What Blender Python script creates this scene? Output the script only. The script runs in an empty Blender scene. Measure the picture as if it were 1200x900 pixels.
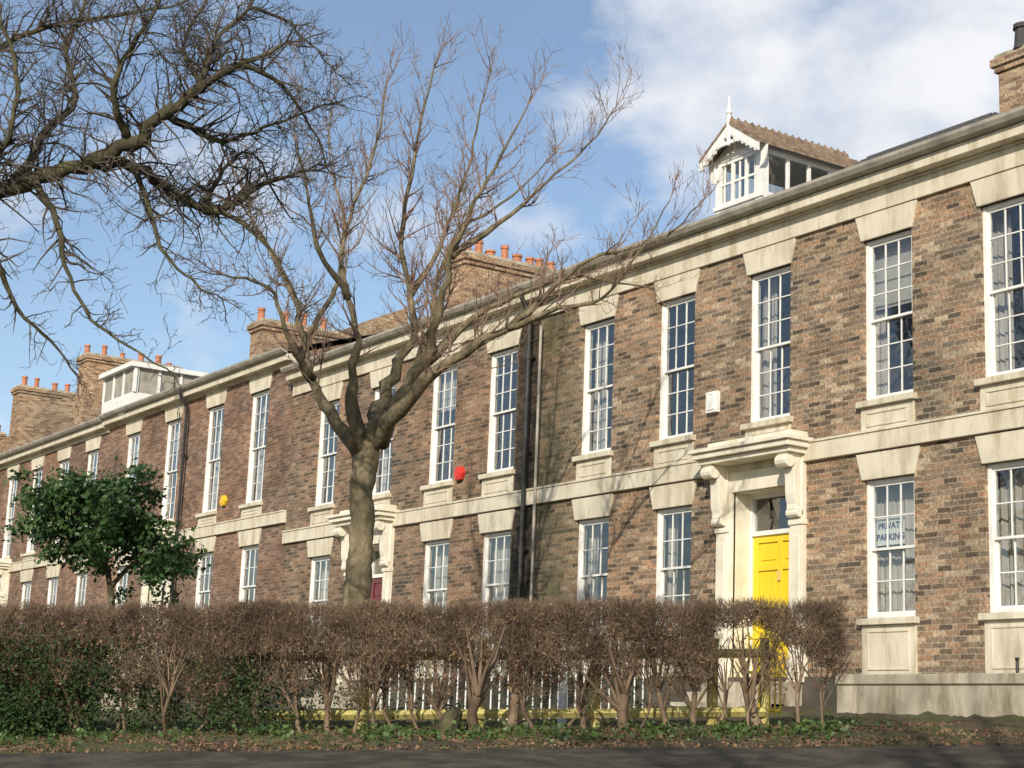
import bpy, math, random
import numpy as np
from mathutils import Vector, Matrix
random.seed(7); rng=np.random.default_rng(7)
sc=bpy.context.scene
# ---------------------------------------------------------------- camera
F=1943.5; PSI=.9861; TH=.2072; RO=.0405
CAM=np.array([0,-17.053,-4.826])
r0=np.array([math.cos(PSI),math.sin(PSI),0]); HF=np.array([-math.sin(PSI),math.cos(PSI),0])
FW=HF*math.cos(TH)+np.array([0,0,math.sin(TH)])
up0=np.cross(r0,FW); RT=math.cos(RO)*r0+math.sin(RO)*up0; UP=-math.sin(RO)*r0+math.cos(RO)*up0
cd=bpy.data.cameras.new('camera'); cam=bpy.data.objects.new('camera',cd); sc.collection.objects.link(cam)
cd.sensor_width=36; cd.lens=F/1200*36; cd.clip_end=3000; cd.clip_start=.1
M=Matrix.Identity(4)
for i in range(3):
    M[i][0]=RT[i]; M[i][1]=UP[i]; M[i][2]=-FW[i]; M[i][3]=CAM[i]
cam.matrix_world=M; sc.camera=cam
sc.view_settings.view_transform='Standard'; sc.view_settings.look='None'; sc.view_settings.exposure=0
# pixel helpers: cast camera rays through image pixels onto planes, giving scene coordinates (metres)
def ray(u,v): return FW*F+RT*(u-600)+UP*(450-v)
def on_y(u,v,y): d=ray(u,v); return CAM+d*((y-CAM[1])/d[1])
def on_x(u,v,x): d=ray(u,v); return CAM+d*((x-CAM[0])/d[0])
def at_d(u,v,dd): d=ray(u,v); return CAM+d*(dd/(d@HF))
def gp(a,d,z=0): p=CAM+r0*a+HF*d; return np.array([p[0],p[1],z])

# ---------------------------------------------------------------- materials
def newmat(name):
    m=bpy.data.materials.new(name); m.use_nodes=True; nt=m.node_tree
    b=nt.nodes['Principled BSDF']; return m,nt,b
def N(nt,t,**k):
    n=nt.nodes.new(t)
    for a,v in k.items(): setattr(n,a,v)
    return n
def ramp(nt,stops):
    n=nt.nodes.new('ShaderNodeValToRGB'); cr=n.color_ramp
    while len(cr.elements)<len(stops): cr.elements.new(.5)
    for e,(p,c) in zip(cr.elements,stops): e.position=p; e.color=(*c,1)
    return n
def mth(nt,op,a,b=None):
    n=nt.nodes.new('ShaderNodeMath'); n.operation=op
    for i,x in enumerate((a,b)):
        if x is None: continue
        if isinstance(x,(int,float)): n.inputs[i].default_value=x
        else: nt.links.new(x,n.inputs[i])
    return n.outputs[0]
def noisy(name,stops,scale=3,rough=.8,bump=0,detail=8,stretch=(1,1,1),spec=.3,bscale=None,grime=None,gs=(4,4,.8)):
    m,nt,b=newmat(name); L=nt.links
    tc=N(nt,'ShaderNodeTexCoord'); mp=N(nt,'ShaderNodeMapping'); mp.inputs['Scale'].default_value=stretch
    L.new(tc.outputs['Object'],mp.inputs[0])
    no=N(nt,'ShaderNodeTexNoise'); no.inputs['Scale'].default_value=scale; no.inputs['Detail'].default_value=detail; no.inputs['Roughness'].default_value=.65
    L.new(mp.outputs[0],no.inputs[0]); r=ramp(nt,stops); L.new(no.outputs[0],r.inputs[0]); col=r.outputs[0]
    if grime:
        g=N(nt,'ShaderNodeTexNoise'); g.inputs['Scale'].default_value=1.; g.inputs['Detail'].default_value=9; g.inputs['Roughness'].default_value=.7
        m2=N(nt,'ShaderNodeMapping'); m2.inputs['Scale'].default_value=gs; L.new(tc.outputs['Object'],m2.inputs[0]); L.new(m2.outputs[0],g.inputs[0])
        gr=ramp(nt,[(.36,grime),(.52,(1,1,1))]); L.new(g.outputs[0],gr.inputs[0])
        mm=N(nt,'ShaderNodeMix',data_type='RGBA',blend_type='MULTIPLY'); mm.inputs[0].default_value=1; L.new(col,mm.inputs[6]); L.new(gr.outputs[0],mm.inputs[7]); col=mm.outputs[2]
    L.new(col,b.inputs['Base Color'])
    b.inputs['Roughness'].default_value=rough; b.inputs['Specular IOR Level'].default_value=spec
    if bump:
        n2=N(nt,'ShaderNodeTexNoise'); n2.inputs['Scale'].default_value=bscale or scale*4; n2.inputs['Detail'].default_value=6; L.new(mp.outputs[0],n2.inputs[0])
        bp=N(nt,'ShaderNodeBump'); bp.inputs['Strength'].default_value=bump; bp.inputs['Distance'].default_value=.02
        L.new(n2.outputs[0],bp.inputs['Height']); L.new(bp.outputs[0],b.inputs['Normal'])
    return m
def brick(name,cols,mortar,bw=.235,bh=.078,k=1.,dk=.55,moss=None,grey=.3):
    def gy(q): 
        l=sum(q)/3; return tuple((c*(1-grey)+l*g*grey)*k for c,g in zip(q,(1.05,1.0,.88)))
    cols=[gy(q) for q in cols]
    m,nt,b=newmat(name); L=nt.links
    tc=N(nt,'ShaderNodeTexCoord'); sx=N(nt,'ShaderNodeSeparateXYZ'); L.new(tc.outputs['Object'],sx.inputs[0])
    wob=N(nt,'ShaderNodeTexNoise'); wob.inputs['Scale'].default_value=6; L.new(tc.outputs['Object'],wob.inputs[0])
    w=mth(nt,'MULTIPLY',mth(nt,'SUBTRACT',wob.outputs[0],.5),.02)
    hx=mth(nt,'ADD',mth(nt,'ADD',sx.outputs[0],sx.outputs[1]),w); hz=mth(nt,'ADD',sx.outputs[2],w)
    rz=mth(nt,'DIVIDE',hz,bh); row=mth(nt,'FLOOR',rz)
    off=mth(nt,'MULTIPLY',mth(nt,'MODULO',mth(nt,'ABSOLUTE',row),2),.5)
    cx=mth(nt,'ADD',mth(nt,'DIVIDE',hx,bw),off); col=mth(nt,'FLOOR',cx)
    cb=N(nt,'ShaderNodeCombineXYZ'); L.new(col,cb.inputs[0]); L.new(row,cb.inputs[1])
    wn=N(nt,'ShaderNodeTexWhiteNoise'); wn.noise_dimensions='3D'; L.new(cb.outputs[0],wn.inputs[0])
    n=len(cols); r=ramp(nt,[(i/(n),c) for i,c in enumerate(cols)]); r.color_ramp.interpolation='CONSTANT'
    L.new(wn.outputs[0],r.inputs[0])
    fx=mth(nt,'FRACT',cx); fz=mth(nt,'FRACT',rz)
    ex=mth(nt,'MINIMUM',fx,mth(nt,'SUBTRACT',1,fx)); ez=mth(nt,'MINIMUM',fz,mth(nt,'SUBTRACT',1,fz))
    mx=mth(nt,'LESS_THAN',ex,.03); mz=mth(nt,'LESS_THAN',ez,.12); mm=mth(nt,'MAXIMUM',mx,mz)
    n1=N(nt,'ShaderNodeTexNoise'); n1.inputs['Scale'].default_value=.8; n1.inputs['Detail'].default_value=8; n1.inputs['Roughness'].default_value=.7; L.new(tc.outputs['Object'],n1.inputs[0])
    wr=ramp(nt,[(.32,(dk,dk*.99,dk*.97)),(.58,(1,1,1))]); L.new(n1.outputs[0],wr.inputs[0])
    n3=N(nt,'ShaderNodeTexNoise'); n3.inputs['Scale'].default_value=22; n3.inputs['Detail'].default_value=5; n3.inputs['Roughness'].default_value=.7; L.new(tc.outputs['Object'],n3.inputs[0])
    w3=ramp(nt,[(.34,(.42,.41,.40)),(.62,(1.22,1.22,1.22))]); L.new(n3.outputs[0],w3.inputs[0])
    m1=N(nt,'ShaderNodeMix',data_type='RGBA'); m1.inputs[7].default_value=(*mortar,1); L.new(mth(nt,'MULTIPLY',mm,.85),m1.inputs[0]); L.new(r.outputs[0],m1.inputs[6])
    m2=N(nt,'ShaderNodeMix',data_type='RGBA',blend_type='MULTIPLY'); m2.inputs[0].default_value=1; L.new(m1.outputs[2],m2.inputs[6]); L.new(wr.outputs[0],m2.inputs[7])
    m3=N(nt,'ShaderNodeMix',data_type='RGBA',blend_type='MULTIPLY'); m3.inputs[0].default_value=1; L.new(m2.outputs[2],m3.inputs[6]); L.new(w3.outputs[0],m3.inputs[7])
    out=m3.outputs[2]
    n4=N(nt,'ShaderNodeTexNoise'); n4.inputs['Scale'].default_value=.35; n4.inputs['Detail'].default_value=3; L.new(tc.outputs['Object'],n4.inputs[0])
    w4=ramp(nt,[(.35,(.85,.88,.88)),(.65,(1.10,1.01,.93))]); L.new(n4.outputs[0],w4.inputs[0])
    m4=N(nt,'ShaderNodeMix',data_type='RGBA',blend_type='MULTIPLY'); m4.inputs[0].default_value=1; L.new(out,m4.inputs[6]); L.new(w4.outputs[0],m4.inputs[7]); out=m4.outputs[2]
    if moss is not None:
        dx=mth(nt,'ABSOLUTE',mth(nt,'SUBTRACT',sx.outputs[0],moss)); 
        mg=mth(nt,'SUBTRACT',1.0,mth(nt,'DIVIDE',dx,1.3)); mg=mth(nt,'MAXIMUM',mg,0.)
        nn=ramp(nt,[(.38,(.25,.25,.25)),(.56,(1,1,1))]); L.new(n1.outputs[0],nn.inputs[0])
        fac=mth(nt,'MULTIPLY',mth(nt,'MULTIPLY',mg,nn.outputs[0]),.9)
        m5=N(nt,'ShaderNodeMix',data_type='RGBA'); L.new(fac,m5.inputs[0]); L.new(out,m5.inputs[6]); m5.inputs[7].default_value=(.06,.06,.026,1); out=m5.outputs[2]
    L.new(out,b.inputs['Base Color']); b.inputs['Roughness'].default_value=.9; b.inputs['Specular IOR Level'].default_value=.2
    hgt=mth(nt,'ADD',mth(nt,'SUBTRACT',1,mm),mth(nt,'MULTIPLY',n3.outputs[0],.9))
    bp=N(nt,'ShaderNodeBump'); bp.inputs['Strength'].default_value=.9; bp.inputs['Distance'].default_value=.014
    L.new(hgt,bp.inputs['Height']); L.new(bp.outputs[0],b.inputs['Normal'])
    return m
BR1=brick('buff_brick',[(.25,.175,.115),(.36,.265,.175),(.17,.12,.085),(.31,.20,.13),(.44,.34,.24),(.23,.165,.115),(.11,.085,.065),(.35,.215,.135),(.27,.20,.145),(.20,.155,.12),(.40,.26,.165)],(.43,.37,.28),k=1.2,moss=-24.5,grey=.14)
BR2=brick('brown_brick',[(.22,.15,.10),(.29,.195,.135),(.155,.11,.08),(.26,.165,.11),(.35,.25,.175),(.19,.13,.095),(.11,.085,.065),(.31,.19,.125)],(.35,.30,.23),k=1.15,moss=-25.4,grey=.14)
BR3=brick('red_brick',[(.23,.13,.088),(.30,.17,.118),(.17,.105,.08),(.27,.15,.10),(.34,.22,.16),(.19,.115,.085)],(.34,.28,.22),k=1.15,grey=.15)
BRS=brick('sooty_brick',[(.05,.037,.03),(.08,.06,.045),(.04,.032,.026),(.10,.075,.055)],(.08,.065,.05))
BRC=brick('chimney_brick',[(.42,.27,.17),(.50,.35,.22),(.33,.21,.13),(.46,.31,.19),(.26,.16,.11),(.52,.40,.28)],(.42,.36,.28),k=1.08,dk=.6,grey=.05)
STONE=noisy('painted_stone',[(.3,(.50,.45,.35)),(.5,(.61,.56,.445)),(.7,(.67,.62,.50))],1.8,.75,.1,stretch=(1,1,.6),grime=(.72,.68,.60))
PLIN=noisy('dark_plinth',[(.3,(.04,.036,.03)),(.7,(.12,.105,.085))],2.,.9,.2)  # plinth coloured dark all over, a dark backing behind the hedge stems
CREAM=noisy('cream_paint',[(.3,(.65,.61,.50)),(.6,(.76,.72,.61))],2.0,.6,.04,grime=(.85,.82,.76),gs=(2.5,2.5,1))
WHITE=noisy('white_paint',[(.3,(.64,.64,.61)),(.6,(.78,.78,.75))],4,.5,.05)
WALLR=noisy('render_wall',[(.28,(.22,.19,.145)),(.48,(.42,.375,.29)),(.7,(.55,.49,.39))],1.6,.9,.5,stretch=(1,1,.6),grime=(.55,.52,.45))
SLATE=noisy('slate',[(.3,(.05,.052,.058)),(.7,(.12,.12,.125))],5,.75,.3)
TILE=noisy('clay_tile',[(.3,(.12,.08,.055)),(.5,(.24,.17,.12)),(.7,(.34,.27,.20))],7,.85,.5)
POT=noisy('terracotta',[(.3,(.34,.13,.08)),(.7,(.52,.22,.12))],3,.8,.1)
POTD=noisy('dark_pot',[(.3,(.03,.03,.032)),(.7,(.08,.075,.07))],3,.8,.1)
GUT=noisy('gutter_paint',[(.3,(.20,.185,.16)),(.6,(.38,.35,.29))],3,.5,0)
BLACK=noisy('black_paint',[(.3,(.015,.015,.016)),(.7,(.035,.033,.03))],4,.4,0,spec=.5)
YEL=noisy('yellow_paint',[(.3,(.70,.51,.015)),(.7,(.79,.58,.03))],2,.4,.03,spec=.4)
REDD=noisy('dark_red_paint',[(.3,(.10,.015,.03)),(.7,(.15,.02,.04))],2,.35,0,spec=.5)
BRASS=noisy('brass',[(.3,(.6,.45,.15)),(.7,(.7,.55,.2))],5,.3,0); 
REDP=noisy('red_plastic',[(.3,(.62,.03,.025)),(.7,(.7,.05,.035))],3,.35,0,spec=.5)
YELP=noisy('yellow_plastic',[(.3,(.75,.45,.02)),(.7,(.8,.5,.04))],3,.35,0)
CURT=noisy('net_curtain',[(.3,(.38,.34,.31)),(.7,(.58,.53,.48))],2,.9,.2,stretch=(9,1,.4))
BLIND=noisy('blind',[(.3,(.44,.42,.39)),(.7,(.56,.54,.5))],1,.8,0)
CARD=noisy('white_card',[(.3,(.74,.74,.72)),(.7,(.78,.78,.76))],1,.8,0)
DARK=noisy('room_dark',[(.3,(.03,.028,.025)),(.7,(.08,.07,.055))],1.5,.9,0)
BARKL=noisy('pale_bark',[(.30,(.045,.042,.022)),(.46,(.12,.10,.06)),(.58,(.19,.155,.095)),(.72,(.31,.265,.18))],4,.9,1.,stretch=(1,1,.55),bscale=22)
TWIGL=noisy('pale_twig',[(.3,(.13,.085,.06)),(.7,(.27,.185,.135))],4,.8)
BARKD=noisy('dark_bark',[(.3,(.022,.02,.012)),(.5,(.06,.055,.03)),(.72,(.13,.12,.065))],6,.9,.8,stretch=(1,1,.5),bscale=30)
TWIGD=noisy('dark_twig',[(.3,(.05,.042,.034)),(.7,(.12,.10,.08))],4,.8)
HTW=noisy('hedge_twig',[(.3,(.08,.055,.037)),(.5,(.17,.12,.08)),(.72,(.31,.225,.15))],2.5,.85)
HLF=noisy('dead_leaf',[(.3,(.09,.05,.03)),(.5,(.19,.11,.06)),(.7,(.31,.20,.12))],5,.8)
GLF=noisy('evergreen_leaf',[(.3,(.012,.035,.010)),(.5,(.03,.07,.018)),(.72,(.075,.13,.035))],3,.5,spec=.35)
HGL=noisy('laurel_leaf',[(.3,(.012,.025,.008)),(.5,(.028,.055,.015)),(.72,(.06,.095,.03))],3,.6,spec=.25)
IVY=noisy('ivy_leaf',[(.3,(.02,.04,.01)),(.5,(.05,.09,.02)),(.72,(.11,.16,.04))],3,.5,spec=.4)
WOOD=noisy('fence_timber',[(.3,(.34,.30,.10)),(.5,(.52,.46,.17)),(.7,(.64,.56,.26))],4,.85,.2,stretch=(1,1,1))
def glassmat():
    m=bpy.data.materials.new('window_glass'); m.use_nodes=True; nt=m.node_tree; L=nt.links
    for n in list(nt.nodes): nt.nodes.remove(n)
    o=N(nt,'ShaderNodeOutputMaterial'); mx=N(nt,'ShaderNodeMixShader'); t=N(nt,'ShaderNodeBsdfTransparent'); g=N(nt,'ShaderNodeBsdfGlossy')
    t.inputs[0].default_value=(.80,.83,.82,1); g.inputs['Roughness'].default_value=.03; g.inputs[0].default_value=(.98,.98,.98,1)
    ge=N(nt,'ShaderNodeNewGeometry'); dt=N(nt,'ShaderNodeVectorMath',operation='DOT_PRODUCT'); L.new(ge.outputs['Normal'],dt.inputs[0]); L.new(ge.outputs['Incoming'],dt.inputs[1])
    c=mth(nt,'SUBTRACT',1.0,mth(nt,'ABSOLUTE',dt.outputs['Value'])); f2=mth(nt,'ADD',mth(nt,'MULTIPLY',mth(nt,'POWER',c,3.0),.92),.16)
    tc=N(nt,'ShaderNodeTexCoord'); no=N(nt,'ShaderNodeTexNoise'); no.inputs['Scale'].default_value=3.0; L.new(tc.outputs['Object'],no.inputs[0])
    bp=N(nt,'ShaderNodeBump'); bp.inputs['Strength'].default_value=.3; bp.inputs['Distance'].default_value=.04; L.new(no.outputs[0],bp.inputs['Height']); L.new(bp.outputs[0],g.inputs['Normal'])
    L.new(f2,mx.inputs[0]); L.new(t.outputs[0],mx.inputs[1]); L.new(g.outputs[0],mx.inputs[2]); L.new(mx.outputs[0],o.inputs[0]); return m
GLASS=glassmat()

# ---------------------------------------------------------------- mesh building
class MB:
    def __init__(s): s.v=[]; s.f=[]
    def quad(s,*p): n=len(s.v); s.v+= [tuple(map(float,q)) for q in p]; s.f.append(tuple(range(n,n+len(p))))
    def box(s,x0,x1,y0,y1,z0,z1):
        n=len(s.v); s.v+=[(x,y,z) for z in(z0,z1) for y in(y0,y1) for x in(x0,x1)]
        s.f+=[tuple(n+i for i in q) for q in((0,2,3,1),(4,5,7,6),(0,1,5,4),(2,6,7,3),(0,4,6,2),(1,3,7,5))]
    def prism(s,prof,axis,a,b):
        n=len(s.v); k=len(prof)
        for t in(a,b):
            for p in prof: s.v.append((t,p[0],p[1]) if axis=='x' else (p[0],t,p[1]) if axis=='y' else (p[0],p[1],t))
        s.f.append(tuple(n+i for i in range(k))); s.f.append(tuple(n+k+i for i in reversed(range(k))))
        for i in range(k): j=(i+1)%k; s.f.append((n+i,n+k+i,n+k+j,n+j))
    def tube(s,pts,rad,k=6,cap=True):
        n0=len(s.v); pts=[np.asarray(p,float) for p in pts]; m=len(pts)
        T=[pts[min(i+1,m-1)]-pts[max(i-1,0)] for i in range(m)]
        ref=np.array([.3,.5,.81])
        t0=T[0]/(np.linalg.norm(T[0])+1e-9)
        if abs(t0@ref)>.9: ref=np.array([1.,0,0])
        a=ref-t0*(ref@t0); a/=np.linalg.norm(a)
        for i in range(m):
            t=T[i]/(np.linalg.norm(T[i])+1e-9); a=a-t*(a@t); a/=np.linalg.norm(a)+1e-9; b=np.cross(t,a)
            for j in range(k):
                an=2*math.pi*j/k; q=pts[i]+rad[i]*(math.cos(an)*a+math.sin(an)*b); s.v.append((q[0],q[1],q[2]))
        for i in range(m-1):
            for j in range(k):
                j2=(j+1)%k; s.f.append((n0+i*k+j,n0+i*k+j2,n0+(i+1)*k+j2,n0+(i+1)*k+j))
        if cap: s.f.append(tuple(n0+(m-1)*k+j for j in range(k))); s.f.append(tuple(n0+j for j in reversed(range(k))))
    def obj(s,name,mat,parent=None,smooth=False,recalc=True,bevel=0):
        me=bpy.data.meshes.new(name); me.from_pydata(s.v,[],s.f)
        if recalc and len(s.f)<60000:
            import bmesh
            bm=bmesh.new(); bm.from_mesh(me); bmesh.ops.recalc_face_normals(bm,faces=bm.faces); bm.to_mesh(me); bm.free()
        me.materials.append(mat)
        if smooth: me.polygons.foreach_set('use_smooth',[True]*len(me.polygons))
        ob=bpy.data.objects.new(name,me); sc.collection.objects.link(ob)
        if parent: ob.parent=parent
        if bevel:
            bv=ob.modifiers.new('b','BEVEL'); bv.width=bevel; bv.segments=1; bv.limit_method='ANGLE'
        return ob
def empty(name,loc=(0,0,0)):
    e=bpy.data.objects.new(name,None); e.location=loc; sc.collection.objects.link(e); return e
def npmesh(name,V,Fc,mat,parent=None):
    me=bpy.data.meshes.new(name); nf,k=Fc.shape
    me.vertices.add(len(V)); me.vertices.foreach_set('co',V.astype(np.float32).ravel())
    me.loops.add(nf*k); me.loops.foreach_set('vertex_index',Fc.astype(np.int32).ravel())
    me.polygons.add(nf); me.polygons.foreach_set('loop_start',np.arange(0,nf*k,k,dtype=np.int32))
    me.update(calc_edges=True); me.materials.append(mat)
    ob=bpy.data.objects.new(name,me); sc.collection.objects.link(ob)
    if parent: ob.parent=parent
    return ob
def twigs(P,D,Ln,R):
    n=len(P); D=D/np.linalg.norm(D,axis=1)[:,None]; a=np.cross(D,rng.normal(size=(n,3))); a/=np.linalg.norm(a,axis=1)[:,None]; b=np.cross(D,a)
    V=np.zeros((n,6,3)); 
    for j in range(3):
        an=2*math.pi*j/3; o=math.cos(an)*a+math.sin(an)*b
        V[:,j]=P+o*R[:,None]; V[:,3+j]=P+D*Ln[:,None]+o*R[:,None]*.45
    base=np.arange(n)[:,None,None]*6; Fq=np.array([[0,1,4,3],[1,2,5,4],[2,0,3,5]])[None]+base
    return V.reshape(-1,3),Fq.reshape(-1,4)
def leaves(P,size,up=.3,asp=.55):
    n=len(P); a=rng.normal(size=(n,3)); a/=np.linalg.norm(a,axis=1)[:,None]; b=np.cross(a,rng.normal(size=(n,3))+[0,0,up]); b/=np.linalg.norm(b,axis=1)[:,None]
    s=size[:,None]; c=np.cross(a,b)*s*.15
    V=np.stack([P-a*s,P-b*s*asp+c,P+a*s,P+b*s*asp+c],1)
    return V.reshape(-1,3),np.arange(n*4).reshape(-1,4)

# ---------------------------------------------------------------- terrain
def ground_z(a,d):
    a=np.asarray(a,float); d=np.asarray(d,float)
    ac=np.clip(a,-9,8); e=.047*ac
    road=-4.95+e-.09*(15.3-np.clip(d,-4,15.3))
    verge=(np.clip(d,15.3,17)-15.3)*.075
    gard=np.minimum((np.clip(d,17,60)-17)*.045,.35)
    return road+verge+gard
av=np.concatenate([np.linspace(-400,-30,12),np.linspace(-28,-9,14),np.linspace(-8.7,8.7,150),np.linspace(9.5,30,14),np.linspace(34,400,12)])
dv=np.concatenate([np.linspace(-200,-8,8),np.linspace(-6,11,18),np.linspace(11.3,20,110),np.linspace(20.5,40,30),np.linspace(45,800,14)])
A,Dd=np.meshgrid(av,dv); Z=ground_z(A,Dd)
msk=(Dd>15.1)&(Dd<26)
Z=Z+np.where(msk,rng.normal(size=Z.shape)*.018+.03*np.sin(A*2.3)*np.sin(Dd*4),0)-np.where(Dd<14.8,.02,0)
V=CAM[None,None,:]*[1,1,0]+A[...,None]*r0+Dd[...,None]*HF; V[...,2]=Z
nr,nc=A.shape; idx=np.arange(nr*nc).reshape(nr,nc)
Fg=np.stack([idx[:-1,:-1],idx[:-1,1:],idx[1:,1:],idx[1:,:-1]],-1).reshape(-1,4)
GRD=noisy('soil_and_grass',[(.28,(.035,.028,.018)),(.45,(.085,.066,.04)),(.56,(.075,.08,.032)),(.72,(.09,.12,.04))],1.3,.95,.8,bscale=25)
npmesh('ground',V.reshape(-1,3),Fg,GRD)
ra=np.linspace(-60,60,241); rd=np.concatenate([np.linspace(-30,11,20),np.linspace(11.5,14.7,16),[14.95]])
A,Dd=np.meshgrid(ra,rd); edge=.12*np.sin(A*1.7)+.07*np.sin(A*5.1+1)+.05*np.sin(A*11)
Dd=Dd+np.where(Dd>14,edge,0); Z=ground_z(A,Dd)+.012
V=CAM[None,None,:]*[1,1,0]+A[...,None]*r0+Dd[...,None]*HF; V[...,2]=Z
nr,nc=A.shape; idx=np.arange(nr*nc).reshape(nr,nc); Fg=np.stack([idx[:-1,:-1],idx[:-1,1:],idx[1:,1:],idx[1:,:-1]],-1).reshape(-1,4)
ASPH=noisy('asphalt',[(.3,(.03,.027,.02)),(.5,(.07,.06,.045)),(.6,(.11,.093,.067)),(.72,(.075,.085,.035))],3,.9,.9,bscale=90)
npmesh('road',V.reshape(-1,3),Fg,ASPH)

# ---------------------------------------------------------------- house builder
ZB=-6.0
def wall_mesh(mb,x0,x1,z0,z1,ops,y=0.,rev=.13):
    xs=sorted({x0,x1}|{o[0] for o in ops}|{o[1] for o in ops}); zs=sorted({z0,z1}|{o[2] for o in ops}|{o[3] for o in ops})
    for i in range(len(xs)-1):
        for j in range(len(zs)-1):
            mx=(xs[i]+xs[i+1])/2; mz=(zs[j]+zs[j+1])/2
            if any(o[0]<mx<o[1] and o[2]<mz<o[3] for o in ops): continue
            mb.quad((xs[i],y,zs[j]),(xs[i+1],y,zs[j]),(xs[i+1],y,zs[j+1]),(xs[i],y,zs[j+1]))
    for o in ops:
        a,b,c,d=o[:4]; r=o[4] if len(o)>4 else rev
        mb.quad((a,y,c),(a,y+r,c),(a,y+r,d),(a,y,d)); mb.quad((b,y,c),(b,y+r,c),(b,y+r,d),(b,y,d))
        mb.quad((a,y,d),(b,y,d),(b,y+r,d),(a,y+r,d)); mb.quad((a,y,c),(b,y,c),(b,y+r,c),(a,y+r,c))
def sash(H,x0,x1,z0,z1,cols=3,rows=6,cover=None):
    fr,gl=H['frames'],H['glass']; y=.09; t=.055
    fr.box(x0,x0+t,y-.03,y+.1,z0,z1); fr.box(x1-t,x1,y-.03,y+.1,z0,z1)
    fr.box(x0+t,x1-t,y-.03,y+.1,z1-t,z1); fr.box(x0+t,x1-t,y-.04,y+.1,z0,z0+t*1.2)
    zm=(z0+z1)/2; a0=x0+t; a1=x1-t; s=.036
    for (b0,b1,yy) in((zm-.02,z1-t,y),(z0+t*1.2,zm+.02,y+.045)):
        fr.box(a0,a0+s,yy,yy+.035,b0,b1); fr.box(a1-s,a1,yy,yy+.035,b0,b1)
        fr.box(a0+s,a1-s,yy,yy+.035,b0,b0+s); fr.box(a0+s,a1-s,yy,yy+.035,b1-s,b1)
        g0,g1=a0+s,a1-s; n=rows//2
        for i in range(1,cols):
            xx=g0+(g1-g0)*i/cols; fr.box(xx-.008,xx+.008,yy+.006,yy+.03,b0+s,b1-s)
        for j in range(1,n):
            zz=b0+s+(b1-b0-2*s)*j/n; fr.box(g0,g1,yy+.004,yy+.028,zz-.008,zz+.008)
        for i in range(cols):
            for j in range(n):
                X0=g0+(g1-g0)*i/cols; X1=g0+(g1-g0)*(i+1)/cols; Z0=b0+s+(b1-b0-2*s)*j/n; Z1=b0+s+(b1-b0-2*s)*(j+1)/n
                e=[random.uniform(-.004,.004) for _ in range(3)]; yb=yy+.018
                gl.quad((X0,yb+e[0],Z0),(X1,yb+e[1],Z0),(X1,yb+e[1]+e[2],Z1),(X0,yb+e[0]+e[2],Z1))
    c=cover if cover is not None else random.choice(['side','side','none','none','half'])
    cu=H['curtains']; yc=y+.28
    def drape(X0,X1,Z0,Z1):
        n=max(4,int((X1-X0)/.03)); fq=random.uniform(50,80); ph=random.uniform(0,6)
        for i in range(n):
            u0=X0+(X1-X0)*i/n; u1=X0+(X1-X0)*(i+1)/n; w0=.022*math.sin(u0*fq+ph)+.012*math.sin(u0*23); w1=.022*math.sin(u1*fq+ph)+.012*math.sin(u1*23)
            cu.quad((u0,yc+w0,Z0),(u1,yc+w1,Z0),(u1,yc+w1,Z1),(u0,yc+w0,Z1))
    if c in('side','sideblind'): drape(x0-.1,x0+random.uniform(.15,.3),z0-.2,z1); drape(x1-random.uniform(.1,.22),x1+.1,z0-.2,z1)
    if c=='full': drape(x0-.15,x1+.15,z0-.2,z1)
    elif c in('half','sideblind'): zz=zm+random.uniform(.15,.6)*(z1-zm); H['blinds'].quad((x0-.1,y+.2,zz),(x1+.1,y+.2,zz),(x1+.1,y+.2,z1),(x0-.1,y+.2,z1)); 
    elif c=='blind':
        k=int((z1-zm)/.05)
        for i in range(k): zz=zm+i*.05; H['blinds'].quad((x0-.05,y+.2,zz),(x1+.05,y+.2,zz),(x1+.05,y+.23,zz+.04),(x0-.05,y+.23,zz+.04))
def lintel(mb,x0,x1,z0,z1,y=-.035,fl=.13):
    mb.prism([(x0-.02,z0),(x1+.02,z0),(x1+fl,z1),(x0-fl,z1)],'y',y,.06)
def sill(mb,x0,x1,z,zb):
    mb.box(x0-.07,x1+.07,-.10,.09,z-.09,z)
    if z-.09-zb>.12:
        mb.box(x0-.03,x1+.03,-.03,.05,zb,z-.092)
        a,b,c,e=x0+.08,x1-.08,zb+.06,z-.16
        mb.box(a,b,-.045,-.028,c,c+.035); mb.box(a,b,-.045,-.028,e-.035,e); mb.box(a,a+.035,-.045,-.028,c+.036,e-.036); mb.box(b-.035,b,-.045,-.028,c+.036,e-.036)
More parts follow.
